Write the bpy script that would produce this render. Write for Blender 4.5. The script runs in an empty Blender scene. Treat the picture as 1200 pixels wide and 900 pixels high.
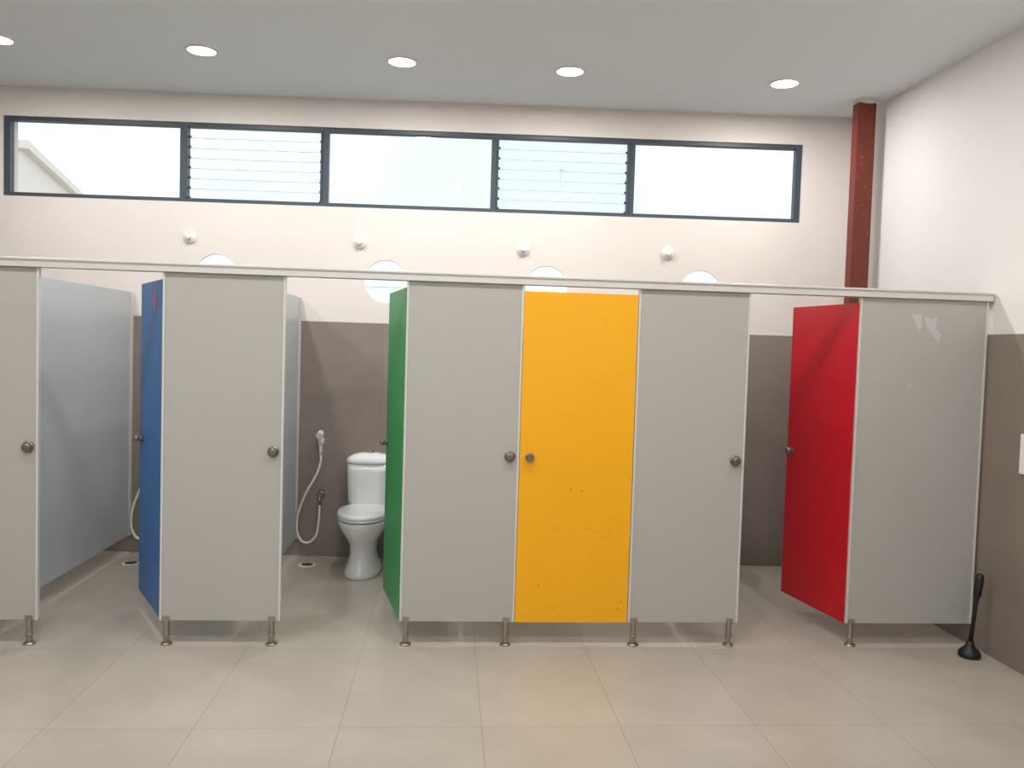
import bpy, bmesh, math, random
from mathutils import Matrix, Vector
random.seed(4)
sc=bpy.context.scene
try:
    sc.view_settings.view_transform='Standard'; sc.view_settings.look='None'; sc.view_settings.exposure=0
except Exception: pass
def srgb(r,g,b):
    f=lambda c:(c/255/12.92) if c/255<=.04045 else ((c/255+.055)/1.055)**2.4
    return (f(r),f(g),f(b),1)
def mat(name,col,rough=.5,metal=0,var=0.0,vscale=3,bump=0,bscale=60,spec=.5,coat=0):
    m=bpy.data.materials.new(name);m.use_nodes=True;nt=m.node_tree;b=nt.nodes['Principled BSDF']
    b.inputs['Roughness'].default_value=rough;b.inputs['Metallic'].default_value=metal
    b.inputs['Specular IOR Level'].default_value=spec;b.inputs['Coat Weight'].default_value=coat
    tc=nt.nodes.new('ShaderNodeTexCoord')
    n=nt.nodes.new('ShaderNodeTexNoise');n.inputs['Scale'].default_value=vscale;n.inputs['Detail'].default_value=6
    nt.links.new(tc.outputs['Object'],n.inputs['Vector'])
    mx=nt.nodes.new('ShaderNodeMix');mx.data_type='RGBA'
    nt.links.new(n.outputs['Fac'],mx.inputs[0])
    mx.inputs[6].default_value=tuple(c*(1-var) for c in col[:3])+(1,)
    mx.inputs[7].default_value=tuple(min(1,c*(1+var)) for c in col[:3])+(1,)
    nt.links.new(mx.outputs[2],b.inputs['Base Color'])
    if bump:
        n2=nt.nodes.new('ShaderNodeTexNoise');n2.inputs['Scale'].default_value=bscale
        nt.links.new(tc.outputs['Object'],n2.inputs['Vector'])
        bp_=nt.nodes.new('ShaderNodeBump');bp_.inputs['Strength'].default_value=bump;bp_.inputs['Distance'].default_value=.002
        nt.links.new(n2.outputs['Fac'],bp_.inputs['Height']);nt.links.new(bp_.outputs['Normal'],b.inputs['Normal'])
    return m
def tilemat(name,c1,c2,grout,sx,sy,ox,oy,axes=(0,1),rough=.35,gw=.004,nscale=2.0):
    m=bpy.data.materials.new(name);m.use_nodes=True;nt=m.node_tree;b=nt.nodes['Principled BSDF'];L=nt.links.new
    b.inputs['Roughness'].default_value=rough
    tc=nt.nodes.new('ShaderNodeTexCoord');sp=nt.nodes.new('ShaderNodeSeparateXYZ');L(tc.outputs['Object'],sp.inputs[0])
    def M(op,a,bb=None):
        x=nt.nodes.new('ShaderNodeMath');x.operation=op
        for i,v in enumerate((a,bb)):
            if v is None: continue
            if isinstance(v,(int,float)): x.inputs[i].default_value=v
            else: L(v,x.inputs[i])
        return x.outputs[0]
    def edge(o,s,off):
        u=M('DIVIDE',M('SUBTRACT',o,off),s)
        fr=M('FRACT',u); d=M('MINIMUM',fr,M('SUBTRACT',1,fr))
        return M('MULTIPLY',d,s),M('FLOOR',u)
    d1,f1=edge(sp.outputs[axes[0]],sx,ox);d2,f2=edge(sp.outputs[axes[1]],sy,oy)
    g=M('LESS_THAN',M('MINIMUM',d1,d2),gw/2)
    cmb=nt.nodes.new('ShaderNodeCombineXYZ');L(f1,cmb.inputs[0]);L(f2,cmb.inputs[1])
    wn=nt.nodes.new('ShaderNodeTexWhiteNoise');L(cmb.outputs[0],wn.inputs['Vector'])
    n=nt.nodes.new('ShaderNodeTexNoise');n.inputs['Scale'].default_value=nscale;n.inputs['Detail'].default_value=9;n.inputs['Roughness'].default_value=.65;L(tc.outputs['Object'],n.inputs['Vector'])
    fac=M('ADD',M('MULTIPLY',wn.outputs['Value'],.2),M('MULTIPLY',n.outputs['Fac'],.85))
    mx=nt.nodes.new('ShaderNodeMix');mx.data_type='RGBA';L(fac,mx.inputs[0]);mx.inputs[6].default_value=c1;mx.inputs[7].default_value=c2
    m2=nt.nodes.new('ShaderNodeMix');m2.data_type='RGBA';L(g,m2.inputs[0]);L(mx.outputs[2],m2.inputs[6]);m2.inputs[7].default_value=grout
    L(m2.outputs[2],b.inputs['Base Color'])
    return m
def emis(name,col,s):
    m=bpy.data.materials.new(name);m.use_nodes=True;nt=m.node_tree;nt.nodes.clear()
    e=nt.nodes.new('ShaderNodeEmission');e.inputs[0].default_value=col;e.inputs[1].default_value=s
    o=nt.nodes.new('ShaderNodeOutputMaterial');nt.links.new(e.outputs[0],o.inputs[0])
    try: m.cycles.emission_sampling='NONE'
    except Exception: pass
    return m
def glass(name,tint,gl=.08,rough=.02,haze=0):
    m=bpy.data.materials.new(name);m.use_nodes=True;nt=m.node_tree;nt.nodes.clear();L=nt.links.new
    t=nt.nodes.new('ShaderNodeBsdfTransparent');t.inputs[0].default_value=tint
    g=nt.nodes.new('ShaderNodeBsdfGlossy');g.inputs['Roughness'].default_value=rough
    x=nt.nodes.new('ShaderNodeMixShader');x.inputs[0].default_value=gl;L(t.outputs[0],x.inputs[1]);L(g.outputs[0],x.inputs[2])
    last=x
    if haze:
        d=nt.nodes.new('ShaderNodeBsdfTranslucent');d.inputs[0].default_value=(.95,.97,1,1)
        y=nt.nodes.new('ShaderNodeMixShader');y.inputs[0].default_value=haze;L(x.outputs[0],y.inputs[1]);L(d.outputs[0],y.inputs[2]);last=y
    o=nt.nodes.new('ShaderNodeOutputMaterial');L(last.outputs[0],o.inputs[0]);return m

M_wall=mat('wall_paint',srgb(230,222,216),.7,var=.02,bump=.1,bscale=30)
M_wallR=mat('wall_paint_right',srgb(230,227,224),.7,var=.02,bump=.1,bscale=30)
M_ceil=mat('ceiling_paint',srgb(230,234,237),.8,var=.01)
M_floor=tilemat('floor_tiles',srgb(164,155,143),srgb(193,185,173),srgb(150,141,129),.6,.9,.18,-.96,rough=.3,gw=.004,nscale=3)
M_tile=tilemat('wall_tiles',srgb(130,118,111),srgb(156,143,135),srgb(130,118,111),.6,.592,.1,0,axes=(0,2),rough=.4,gw=.003,nscale=3)
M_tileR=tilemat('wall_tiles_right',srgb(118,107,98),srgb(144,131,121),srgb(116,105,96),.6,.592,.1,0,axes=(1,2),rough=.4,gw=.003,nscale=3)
M_lam=mat('grey_laminate',srgb(177,174,169),.42,var=.03,vscale=2.5,bump=.05,bscale=200)
M_lam_sky=mat('grey_laminate_skylit',srgb(182,187,190),.3,var=.03)  # side partitions: grey laminate with bluish sky light mixed into its colour
M_alu=mat('aluminium',srgb(214,211,207),.4,metal=.2,var=.03)
M_ss=mat('stainless',srgb(165,155,143),.3,metal=.9)
M_knob=mat('knob_metal',srgb(128,120,114),.35,metal=.8)
M_yel=mat('yellow_laminate',srgb(245,174,6),.35,var=.03)
M_blu=mat('blue_laminate',srgb(32,100,166),.4,var=.03)
M_grn=mat('green_laminate',srgb(28,146,72),.4,var=.03)
M_red=mat('red_laminate',srgb(190,8,28),.35,var=.03)
M_frame=mat('window_frame_grey',srgb(66,76,86),.45,var=.05)
M_cer=mat('ceramic_white',srgb(236,236,237),.12,var=.005,coat=.3)
M_plw=mat('white_plastic',srgb(236,234,230),.35)
M_blk=mat('black_rubber',srgb(22,22,24),.45)
M_rust=mat('red_oxide_steel',srgb(114,46,32),.6,var=.25,vscale=9,bump=.2,bscale=40)
M_chip=mat('paint_chips',srgb(175,130,115),.7)
M_plas=mat('plaster_rough',srgb(215,208,200),.9,var=.1,vscale=40,bump=.5)
M_scuff=mat('scuff_marks',srgb(194,192,189),.6,var=.05,vscale=30)
M_scr=mat('scratch_marks',srgb(205,132,10),.6)
M_scr2=mat('scratch_dark',srgb(145,85,20),.6)
M_stick=mat('sticker_pink',srgb(150,115,145),.6,var=.3,vscale=60)
M_louv=glass('louvre_glass',(.97,.99,.995,1),.03,.1,haze=.03)
M_glass=glass('window_glass',(.98,.995,1,1),.03)
M_ledge=mat('glass_edge',srgb(172,192,202),.4)
M_led=emis('led_diffuser',(1,.98,.95,1),12)
M_ext=mat('building_render',srgb(250,236,230),.9,var=.03)
M_gnd=mat('ground_outside',srgb(170,165,155),.9,var=.1)
M_dark=mat('drain_dark',srgb(60,52,48),.6)

class B:
    def __init__(s): s.bm=bmesh.new();s.mats=[]
    def mi(s,m):
        if m not in s.mats: s.mats.append(m)
        return s.mats.index(m)
    def box(s,x0,x1,y0,y1,z0,z1,m,T=None):
        vs=[Vector((x,y,z)) for x in(x0,x1) for y in(y0,y1) for z in(z0,z1)]
        if T: vs=[T@v for v in vs]
        v=[s.bm.verts.new(p) for p in vs]
        for q in((0,1,3,2),(4,6,7,5),(0,4,5,1),(2,3,7,6),(0,2,6,4),(1,5,7,3)):
            f=s.bm.faces.new([v[i] for i in q]);f.material_index=s.mi(m)
    def loft(s,rings,m,cap0=True,cap1=True,smooth=True,T=None):
        R=[]
        for r in rings: R.append([s.bm.verts.new((T@Vector(p)) if T else p) for p in r])
        n=len(R[0])
        for a,b in zip(R,R[1:]):
            for i in range(n):
                f=s.bm.faces.new((a[i],a[(i+1)%n],b[(i+1)%n],b[i]));f.material_index=s.mi(m);f.smooth=smooth
        if cap0: f=s.bm.faces.new(R[0][::-1]);f.material_index=s.mi(m)
        if cap1: f=s.bm.faces.new(R[-1]);f.material_index=s.mi(m)
    def cyl(s,p0,p1,r0,m,r1=None,n=24,smooth=True):
        s.rev(p0,p1,[(0,r0),(1,r0 if r1 is None else r1)],m,n,smooth)
    def rev(s,p0,p1,prof,m,n=24,smooth=True):
        p0=Vector(p0);p1=Vector(p1);d=p1-p0;q=d.normalized().to_track_quat('Z','Y').to_matrix()
        s.loft([[p0+d*t+q@Vector((r*math.cos(a*2*math.pi/n),r*math.sin(a*2*math.pi/n),0)) for a in range(n)] for t,r in prof],m,smooth=smooth)
    def tube(s,pts,r,m,n=12):
        P=[Vector(p) for p in pts];Q=[]
        for i in range(len(P)-1):
            a=P[max(0,i-1)];b=P[i];c=P[i+1];d=P[min(len(P)-1,i+2)]
            for k in range(8):
                t=k/8;Q.append(.5*((2*b)+(c-a)*t+(2*a-5*b+4*c-d)*t*t+(3*b-a-3*c+d)*t**3))
        Q.append(P[-1]);rings=[];up=Vector((0,1,.01)).normalized()
        for i,p in enumerate(Q):
            t=(Q[min(i+1,len(Q)-1)]-Q[max(i-1,0)]).normalized()
            x=t.cross(up).normalized();y=x.cross(t)
            rings.append([p+x*r*math.cos(a*2*math.pi/n)+y*r*math.sin(a*2*math.pi/n) for a in range(n)])
        s.loft(rings,m)
    def poly(s,pts,m):
        f=s.bm.faces.new([s.bm.verts.new(p) for p in pts]);f.material_index=s.mi(m)
    def done(s,name,T=None,bevel=0,loc=None,fixn=True):
        if fixn: bmesh.ops.recalc_face_normals(s.bm,faces=s.bm.faces[:])
        me=bpy.data.meshes.new(name);s.bm.to_mesh(me);s.bm.free()
        for m in s.mats: me.materials.append(m)
        o=bpy.data.objects.new(name,me);sc.collection.objects.link(o)
        if T is not None:o.matrix_world=T
        if loc:o.location=loc
        if bevel:
            b=o.modifiers.new('bevel','BEVEL');b.width=bevel;b.segments=2;b.limit_method='ANGLE';b.angle_limit=math.radians(50)
        return o
def sell(cx,cy,z,rx,ry,n=2.0,N=40,egg=0):
    out=[]
    for i in range(N):
        a=2*math.pi*i/N;c=math.cos(a);s_=math.sin(a)
        x=math.copysign(abs(c)**(2/n),c)*rx;y=math.copysign(abs(s_)**(2/n),s_)*ry
        x*=1+egg*(y/ry)
        out.append((cx+x,cy+y,z))
    return out

# ------------- layout constants (metres)
CH=3.432; XR=3.03; XL=-5.0; YR=-6.0
BW=Matrix.Translation((0,1.827,0))@Matrix.Rotation(-.0494,4,'Z')   # back wall frame, local -y faces room
RW=Matrix.Translation((XR,0,0))@Matrix.Rotation(.014,4,'Z')
ZT=1.776; WZ0,WZ1=2.635,3.22; WU0,WU1=-3.325,2.629
PZ0,PZ1=.13,1.96

b=B();b.box(XL-.2,XR+.3,YR-.2,2.35,-.1,0,M_floor);b.done('floor')
b=B();b.box(XL-.2,XR+.3,YR-.2,2.35,CH,CH+.12,M_ceil);b.done('ceiling')
b=B();b.box(XL-.3,XR+.5,0,.2,0,CH,M_wall);wall=b.done('wall_back',T=BW)
cuts=[]
b=B();b.box(WU0,WU1,-.1,.4,WZ0,WZ1,M_wall);cuts.append(b.done('c',T=BW))
HOLES=[(-1.75,2.095),(-.49,2.09),(.72,2.085),(1.885,2.09)]
for u,z in HOLES:   # splayed round openings, widening outwards
    b=B();b.rev((u,-.04,z),(u,.24,z),[(0,.162),(.04/.28+.03,.162),(1,.34)],M_wall,n=48);cuts.append(b.done('c',T=BW))
for c in cuts:
    md=wall.modifiers.new('b','BOOLEAN');md.object=c;md.operation='DIFFERENCE';md.solver='EXACT'
bpy.context.view_layer.update()
dg=bpy.context.evaluated_depsgraph_get()
nm=bpy.data.meshes.new_from_object(wall.evaluated_get(dg))
wall.modifiers.clear();wall.data=nm
for p in nm.polygons: p.use_smooth=False
for c in cuts: bpy.data.objects.remove(c,do_unlink=True)
b=B();b.box(XL-.3,XR+.3,-.012,0,0,ZT,M_tile);b.done('trim_1',T=BW)
b=B();b.box(0,.2,YR-.2,2.0,0,CH,M_wallR);b.done('wall_right',T=RW)
b=B();b.box(-.012,0,YR,1.9,0,ZT,M_tileR);b.done('trim_2',T=RW)
b=B();b.box(-.026,-.012,-.45,-.31,1.04,1.25,M_plw);b.box(-.030,-.026,-.41,-.35,1.12,1.18,M_plw);b.done('wall_switch_plate',T=RW,bevel=.003)
b=B();b.box(XL-.2,XL,YR-.2,2.4,0,CH,M_wall);b.done('wall_left')
b=B()
b.box(XL,XR+.3,YR-.2,YR,0,1.1,M_wall);b.box(XL,XR+.3,YR-.2,YR,3.1,CH,M_wall)
for x0,x1 in((XL,-4.2),(-2.1,-1.7),(.4,.8),(2.6,XR+.3)): b.box(x0,x1,YR-.2,YR,1.1,3.1,M_wall)
b.done('wall_front')
k=6
for x0,x1 in((-4.2,-2.1),(-1.7,.4),(.8,2.6)):
    b=B();w=.05
    b.box(x0,x1,YR-.12,YR-.06,1.1,1.1+w,M_frame);b.box(x0,x1,YR-.12,YR-.06,3.1-w,3.1,M_frame)
    for x in(x0,(x0+x1)/2-w/2,x1-w): b.box(x,x+w,YR-.12,YR-.06,1.1+w,3.1-w,M_frame)
    b.box(x0+w,x1-w,YR-.095,YR-.09,1.1+w,3.1-w,M_glass)
    b.done('window_%d'%k);k+=1

# window band
MU=[WU0,-2.015,-.962,.298,1.338,WU1]
fw=.045
for i in range(5):
    u0,u1=MU[i],MU[i+1]
    b=B();y0,y1=.015,.07
    b.box(u0,u1,y0,y1,WZ0,WZ0+.03,M_frame);b.box(u0,u1,y0,y1,WZ1-.028,WZ1,M_frame)
    b.box(u0,u0+(fw if i==0 else fw/2),y0,y1,WZ0+.03,WZ1-.028,M_frame)
    b.box(u1-(fw if i==4 else fw/2),u1,y0,y1,WZ0+.03,WZ1-.028,M_frame)
    l=u0+(fw if i==0 else fw/2);r=u1-(fw if i==4 else fw/2)
    if i in(1,3):
        n=7;h=(WZ1-WZ0-.058)/n
        b.box(l,l+.012,y0-.01,y1,WZ0+.03,WZ1-.028,M_frame);b.box(r-.012,r,y0-.01,y1,WZ0+.03,WZ1-.028,M_frame)
        for j in range(n):
            zc=WZ0+.03+h*(j+.5)
            T=Matrix.Translation((0,.042,zc))@Matrix.Rotation(math.radians(14),4,'X')
            b.box(l+.012,r-.012,-.003,.003,-h*.5,h*.5,M_louv,T=T)
            b.box(l+.012,r-.012,-.0035,.0035,-h*.5-.004,-h*.5,M_ledge,T=T)
            for xx in(l+.012,r-.024): b.box(xx,xx+.012,-.01,.01,-h*.5,-h*.3,M_frame,T=T)
        if i==3:
            um=(l+r)/2-.02
            b.box(um-.0025,um+.0025,.0,.015,WZ0+.20,WZ0+.36,M_ledge);b.box(um-.02,um+.03,.0,.015,WZ0+.33,WZ0+.334,M_ledge)
    else:
        b.box(l,r,.05,.055,WZ0+.03,WZ1-.028,M_glass)
    b.done('window_%d'%(i+1),T=BW)
# round windows
for u,z in HOLES:
    b=B();N=48
    ring=lambda r,y:[(u+r*math.cos(2*math.pi*i/N),y,z+r*math.sin(2*math.pi*i/N)) for i in range(N)]
    b.loft([ring(.1615,.001),ring(.1615,.012),ring(.157,.012),ring(.157,.001),ring(.1615,.001)],M_plw,cap0=False,cap1=False)
    f0=ring(.158,.006)
    b.poly(f0,M_glass)
    b.box(u-.152,u+.152,.001,.005,z-.045,z-.039,M_ledge)
    b.done('round_window',T=BW)
# wall caps
for u,z in[(-1.95,2.375),(-.69,2.375),(.535,2.365),(1.63,2.37)]:
    b=B();b.rev((u,0,z),(u,-.022,z),[(0,.05),(.4,.05),(.7,.044),(.8,.026),(1,.024)],M_plw)
    b.cyl((u,-.02,z),(u,-.035,z+.002),.013,M_ss);b.rev((u,-.034,z),(u,-.046,z),[(0,.018),(.7,.020),(1,.014)],M_plw)
    b.cyl((u,-.012,z+.01),(u,-.025,z+.055),.008,M_plw)
    b.done('wall_pipe_cap',T=BW)

# cubicle fronts
def knob(b,x,z,y,s=-1):
    b.rev((x,y,z),(x,y+s*.035,z),[(0,.030),(.25,.030),(.35,.024),(.6,.024),(.85,.022),(1,.014)],M_knob)
def leg(b,x,y=.008):
    b.rev((x,y,0),(x,y,.012),[(0,.03),(.5,.03),(1,.024)],M_ss)
    b.cyl((x,y,.01),(x,y,PZ0+.002),.0155,M_ss)
    b.rev((x,y,.05),(x,y,.058),[(0,.019),(1,.019)],M_ss)
    b.box(x-.018,x+.018,y-.014,y+.02,PZ0-.006,PZ0+.025,M_ss)
TH=.018
panels=[(-4.62,-3.99),(-3.36,-2.103),(-1.487,-.861),(-.231,.391),(1.018,1.638),(2.261,3.005)]
for i,(x0,x1) in enumerate(panels):
    b=B();b.box(x0+.012,x1-.012,0,TH,PZ0,PZ1-.001,M_lam)
    b.box(x0,x0+.012,-.004,TH+.004,PZ0,PZ1-.001,M_alu)
    b.box(x1-.012,x1,-.004,TH+.004,PZ0,PZ1-.001,M_alu)
    leg(b,x0+.035)
    if i<5: leg(b,x1-.045); knob(b,x1-.05,1.036,0)
    if i==5:
        def q(px,pz): return (px,-.0008,pz)
        b.poly([q(2.56,1.87),q(2.585,1.82),q(2.60,1.775),q(2.62,1.80),q(2.615,1.88)],M_scuff)
        b.poly([q(2.63,1.86),q(2.66,1.79),q(2.69,1.76),q(2.72,1.72),q(2.735,1.77),q(2.70,1.80),q(2.71,1.87),q(2.68,1.85)],M_scuff)
        b.poly([q(2.55,1.48),q(2.575,1.475),q(2.57,1.50)],M_scuff)
    b.done('cubicle_front_panel',bevel=.0015,fixn=True)
b=B();b.box(-4.62,3.02,-.022,.05,1.96,2.0,M_alu);b.box(-4.62,3.02,-.03,.058,1.996,2.008,M_alu)
b.done('partition_top_rail',bevel=.002)
# doors
def door(n,m,hx,hy,ang,W=.615,marks=False):
    b=B();D0,D1=PZ0-.002,1.927
    b.box(-W,-.002,0,TH,D0,D1,m)
    for z in(.45,1.05,1.65): b.cyl((-.008,TH,z-.035),(-.008,TH,z+.035),.006,M_ss,n=12)
    for s,y in((-1,0),(1,TH)):
        b.rev((-W+.055,y,1.032),(-W+.055,y+s*.04,1.032),[(0,.024),(.2,.024),(.25,.016),(.6,.016),(.7,.022),(1,.018)],M_knob)
    if n=='door_1':
        b.box(-.27,-.19,-.001,0,1.76,1.87,M_stick); b.box(-.255,-.21,-.0016,-.001,1.79,1.84,M_red)
        b.box(-W-.002,-W+.03,-.002,TH+.002,1.0,1.07,M_knob)
    if marks:
        random.seed(3)
        for k in range(16):
            x=-W*random.uniform(.15,.9);z=random.choice([.64,.65,.63,.2,.22,1.1,.66,.6])+random.uniform(-.01,.01);w=random.uniform(.006,.03)
            b.box(x,x+w,-.0006,0,z,z+random.uniform(.0015,.003),M_scr)
        for x,z in((-.5,.33),(-.34,.86),(-.28,.85),(-.06,.2),(-.04,.24)): b.box(x,x+.008,-.0006,0,z,z+.006,M_scr2)
        T=Matrix.Translation((-.20,0,1.79))@Matrix.Rotation(math.radians(35),4,'Y')
        b.box(-.03,.05,-.0006,0,0,.002,M_scr,T=T)
    b.done(n,T=Matrix.Translation((hx,hy,0))@Matrix.Rotation(ang,4,'Z'),bevel=.0012)
door('door_1',M_blu,-1.489,.024,-math.atan2(.52,.30))
door('door_2',M_grn,-.234,.024,-math.atan2(.58,.13))
door('door_3',M_yel,1.016,.0,0,W=.622,marks=True)
door('door_4',M_red,2.252,.008,-math.atan2(.58,.105))
door('door_5',M_yel,-3.362,.0,0,W=.622)
# side partitions
for X in(-3.61,-2.37,-1.13,.11,1.36):
    b=B();b.box(X-.009,X+.009,TH+.001,1.827-.0494*X-.02,PZ0,1.95,M_lam_sky)
    b.box(X-.02,X+.02,1.827-.0494*X-.05,1.827-.0494*X-.016,PZ0,1.95,M_alu)
    b.done('cubicle_side_partition',bevel=.001)

# toilets (local: wall at y=0, front -y)
def toilet(X):
    b=B();c=M_cer
    prof=[(0,.128,.26,-.37),(.02,.128,.26,-.37),(.045,.118,.25,-.37),(.09,.098,.22,-.37),(.16,.088,.20,-.37),(.22,.098,.215,-.375),(.27,.125,.24,-.38),(.32,.158,.265,-.385),(.36,.178,.275,-.385),(.392,.182,.278,-.385)]
    b.loft([sell(0,cy,z,rx,ry,2.3,egg=.10 if z>.2 else 0) for z,rx,ry,cy in prof],c)
    b.loft([sell(0,-.13,z,rx,.11,3) for z,rx in((.2,.09),(.3,.12),(.36,.14),(.41,.145))],c)
    b.loft([sell(0,-.39,z,rx,ry,2.2,egg=.12) for z,rx,ry in((.396,.178,.272),(.4,.187,.283),(.412,.187,.283),(.415,.183,.279),(.418,.187,.283),(.432,.186,.282),(.440,.178,.272),(.445,.14,.22))],c)
    for x in(-.07,.07): b.cyl((x-.02,-.135,.43),(x+.02,-.135,.43),.014,c)
    b.loft([sell(0,-.112,z,rx,ry,3.0) for z,rx,ry in((.40,.09,.06),(.405,.125,.08),(.42,.150,.09),(.46,.160,.094),(.56,.164,.097),(.68,.168,.1),(.735,.166,.1))],c)
    b.loft([sell(0,-.112,z,rx,ry,2.7) for z,rx,ry in((.738,.168,.102),(.742,.175,.106),(.758,.176,.107),(.772,.170,.102),(.79,.150,.09),(.805,.115,.07),(.813,.07,.045),(.816,.03,.02))],c)
    b.rev((0,-.112,.811),(0,-.112,.832),[(0,.03),(.6,.03),(1,.024)],M_ss)
    b.done('toilet',T=BW@Matrix.Translation((X,-.015,0)))
for X in (-3.04,-1.80,-.555,.69,1.93): toilet(X)
# bidet sprayers
for X in(-3.42,-2.17,-.94,.30,1.55):
    b=B();y=-.012
    b.rev((0,y,.47),(0,y-.012,.47),[(0,.03),(.6,.03),(1,.02)],M_ss)
    b.cyl((0,y-.01,.47),(0,y-.06,.47),.014,M_ss);b.cyl((0,y-.045,.47),(0,y-.045,.505),.012,M_knob);b.box(-.01,.035,y-.055,y-.035,.50,.514,M_knob)
    b.cyl((0,y-.045,.47),(0,y-.045,.40),.013,M_ss)
    b.box(-.018,.018,y-.03,y,.86,.90,M_plw);b.cyl((0,y-.045,.855),(0,y-.045,.905),.020,M_plw)
    b.rev((0,y-.045,.78),(0,y-.05,.93),[(0,.010),(.2,.013),(.6,.015),(.9,.017),(1,.015)],M_plw)
    b.rev((0,y-.03,.95),(.0,y-.10,.925),[(0,.016),(.4,.022),(1,.027)],M_plw)
    b.cyl((0,y-.05,.91),(0,y-.052,.96),.015,M_plw)
    b.tube([(0,y-.045,.79),(.0,y-.047,.72),(-.03,y-.05,.62),(-.10,y-.05,.49),(-.155,y-.05,.34),(-.165,y-.05,.21),(-.13,y-.05,.125),(-.07,y-.05,.115),(-.02,y-.05,.17),(-.003,y-.047,.29),(0,y-.045,.41)],.009,M_plw)
    b.done('bidet_sprayer',T=BW@Matrix.Translation((X,0,0)))
for X in(-3.47,-2.23,-.99,.25,1.49):
    b=B();b.rev((0,0,0),(0,0,.004),[(0,.062),(.8,.062),(1,.055)],M_plw)
    b.rev((0,0,.0035),(0,0,.0055),[(0,.042),(1,.042)],M_dark)
    for a in range(8):
        t=a*math.pi/4;b.box(.012,.036,-.003,.003,.005,.0065,M_ss,T=Matrix.Rotation(t,4,'Z'))
    b.done('floor_drain',loc=(X,1.60,0))
# column
b=B();x0,x1,y0,y1=2.795,2.925,1.2,1.28
t=.012
b.box(x0,x1,y0,y0+t,0,CH-.03,M_rust);b.box(x0,x1,y1-t,y1,0,CH-.03,M_rust)
b.box(x0,x0+.01,y0+t,y1-t,0,CH-.03,M_rust);b.box(x1-.01,x1,y0+t,y1-t,0,CH-.03,M_rust)
for k in range(12):
    z=random.uniform(2.1,3.38);x=random.uniform(x0,x1-.02);b.box(x,x+random.uniform(.003,.008),y0-.001,y0,z,z+random.uniform(.003,.01),M_chip)
b.loft([sell((x0+x1)/2+.01,y0+.05,z,rx,ry,3,N=14) for z,rx,ry in((CH-.055,.045,.03),(CH-.03,.065,.055),(CH-.012,.07,.06),(CH-.001,.078,.065))],M_plas,smooth=False)
b.done('steel_column',bevel=.001)
# plunger
b=B()
b.rev((0,0,0),(0,0,.09),[(0,.055),(.12,.058),(.3,.056),(.45,.046),(.6,.03),(.75,.022),(1,.018)],M_blk)
b.rev((0,0,.07),(.045,.01,.46),[(0,.012),(.55,.010),(.66,.014),(.7,.02),(.85,.022),(.97,.02),(1,.012)],M_blk)
b.done('toilet_plunger',loc=(2.895,-.16,0))
# downlights: real row above the cubicles, two unseen rows added for fill
XS=[-2.83,-1.60,-.35,.734,2.17]
for Y in(.98,-1.2,-3.4):
    for X in XS:
        b=B();N=32
        ring=lambda r,z:[(r*math.cos(2*math.pi*i/N),r*math.sin(2*math.pi*i/N),z) for i in range(N)]
        b.loft([ring(.098,0),ring(.098,-.008),ring(.086,-.011),ring(.084,-.002)],M_plw,cap0=False,cap1=False)
        b.rev((0,0,-.002),(0,0,-.007),[(0,.085),(1,.085)],M_led,n=32)
        o=b.done('recessed_downlight',loc=(X,Y,CH))
        ld=bpy.data.lights.new('downlight_lamp','AREA');ld.shape='DISK';ld.size=.165;ld.energy=15 if Y>0 else 15;ld.color=(1,.98,.955)
        lo=bpy.data.objects.new('lamp',ld);sc.collection.objects.link(lo);lo.parent=o;lo.location=(0,0,-.02)
# exterior
b=B();b.box(-14,0,-5,5,-.3,6.3,M_ext);b.box(-14.2,.2,-5.2,5.2,6.2,6.4,M_ext);b.done('neighbour_building',T=Matrix.Translation((-12.0,22,0))@Matrix.Rotation(.25,4,'Z'))
b=B();b.box(-60,60,-60,80,-.35,-.3,M_gnd);b.done('ground')
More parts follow.
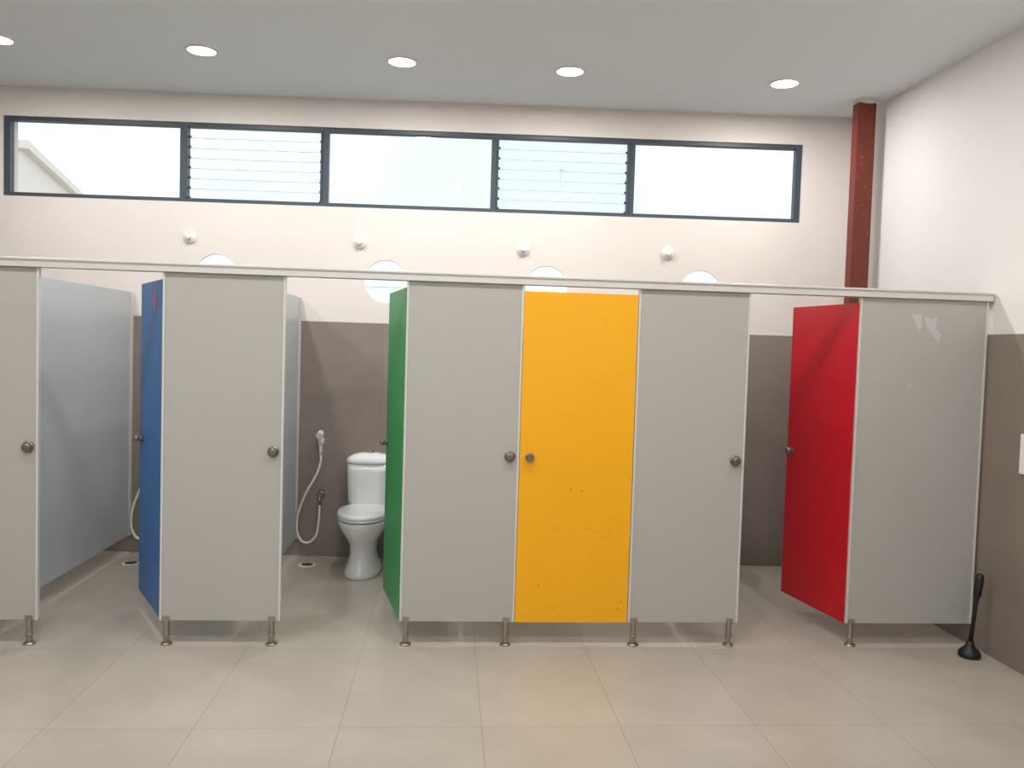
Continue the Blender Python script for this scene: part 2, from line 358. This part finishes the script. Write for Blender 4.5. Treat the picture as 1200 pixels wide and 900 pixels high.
# world
w=bpy.data.worlds.new('World');sc.world=w;w.use_nodes=True;nt=w.node_tree;bg=nt.nodes['Background']
tc=nt.nodes.new('ShaderNodeTexCoord');nz=nt.nodes.new('ShaderNodeTexNoise');nz.inputs['Scale'].default_value=2.2;nz.inputs['Detail'].default_value=3
nt.links.new(tc.outputs['Generated'],nz.inputs['Vector'])
rp=nt.nodes.new('ShaderNodeValToRGB');rp.color_ramp.elements[0].position=.40;rp.color_ramp.elements[1].position=.60
rp.color_ramp.elements[0].color=(.262,.33,.35,1);rp.color_ramp.elements[1].color=(.35,.365,.37,1)
nt.links.new(nz.outputs['Fac'],rp.inputs[0]);nt.links.new(rp.outputs[0],bg.inputs[0]);bg.inputs[1].default_value=3.9
def portal(T,sx,sy):
    ld=bpy.data.lights.new('window_portal','AREA');ld.shape='RECTANGLE';ld.size=sx;ld.size_y=sy;ld.cycles.is_portal=True
    o=bpy.data.objects.new('window_portal',ld);sc.collection.objects.link(o);o.matrix_world=T
portal(BW@Matrix.Translation(((WU0+WU1)/2,.22,(WZ0+WZ1)/2))@Matrix.Rotation(-math.pi/2,4,'X'),WU1-WU0,WZ1-WZ0)
portal(Matrix.Translation((-.8,YR-.22,2.1))@Matrix.Rotation(math.pi/2,4,'X'),6.8,2)
def setcam(f,yaw,pitch,roll,d,H):
    pt=pitch;ro=roll
    F=Vector((math.sin(yaw)*math.cos(pt),math.cos(yaw)*math.cos(pt),math.sin(pt)))
    R=Vector((math.cos(yaw),-math.sin(yaw),0));U=R.cross(F)
    r=math.cos(ro)*R+math.sin(ro)*U;u=math.cos(ro)*U-math.sin(ro)*R
    m=Matrix((( r.x,u.x,-F.x,0),(r.y,u.y,-F.y,-d),(r.z,u.z,-F.z,H),(0,0,0,1)))
    cd=bpy.data.cameras.new('camera');cd.sensor_width=36;cd.lens=f/1200*36;cd.clip_end=300
    o=bpy.data.objects.new('camera',cd);sc.collection.objects.link(o);o.matrix_world=m;sc.camera=o
setcam(f=960,yaw=.0775,pitch=-.0438,roll=.0301,d=4.388,H=1.62)
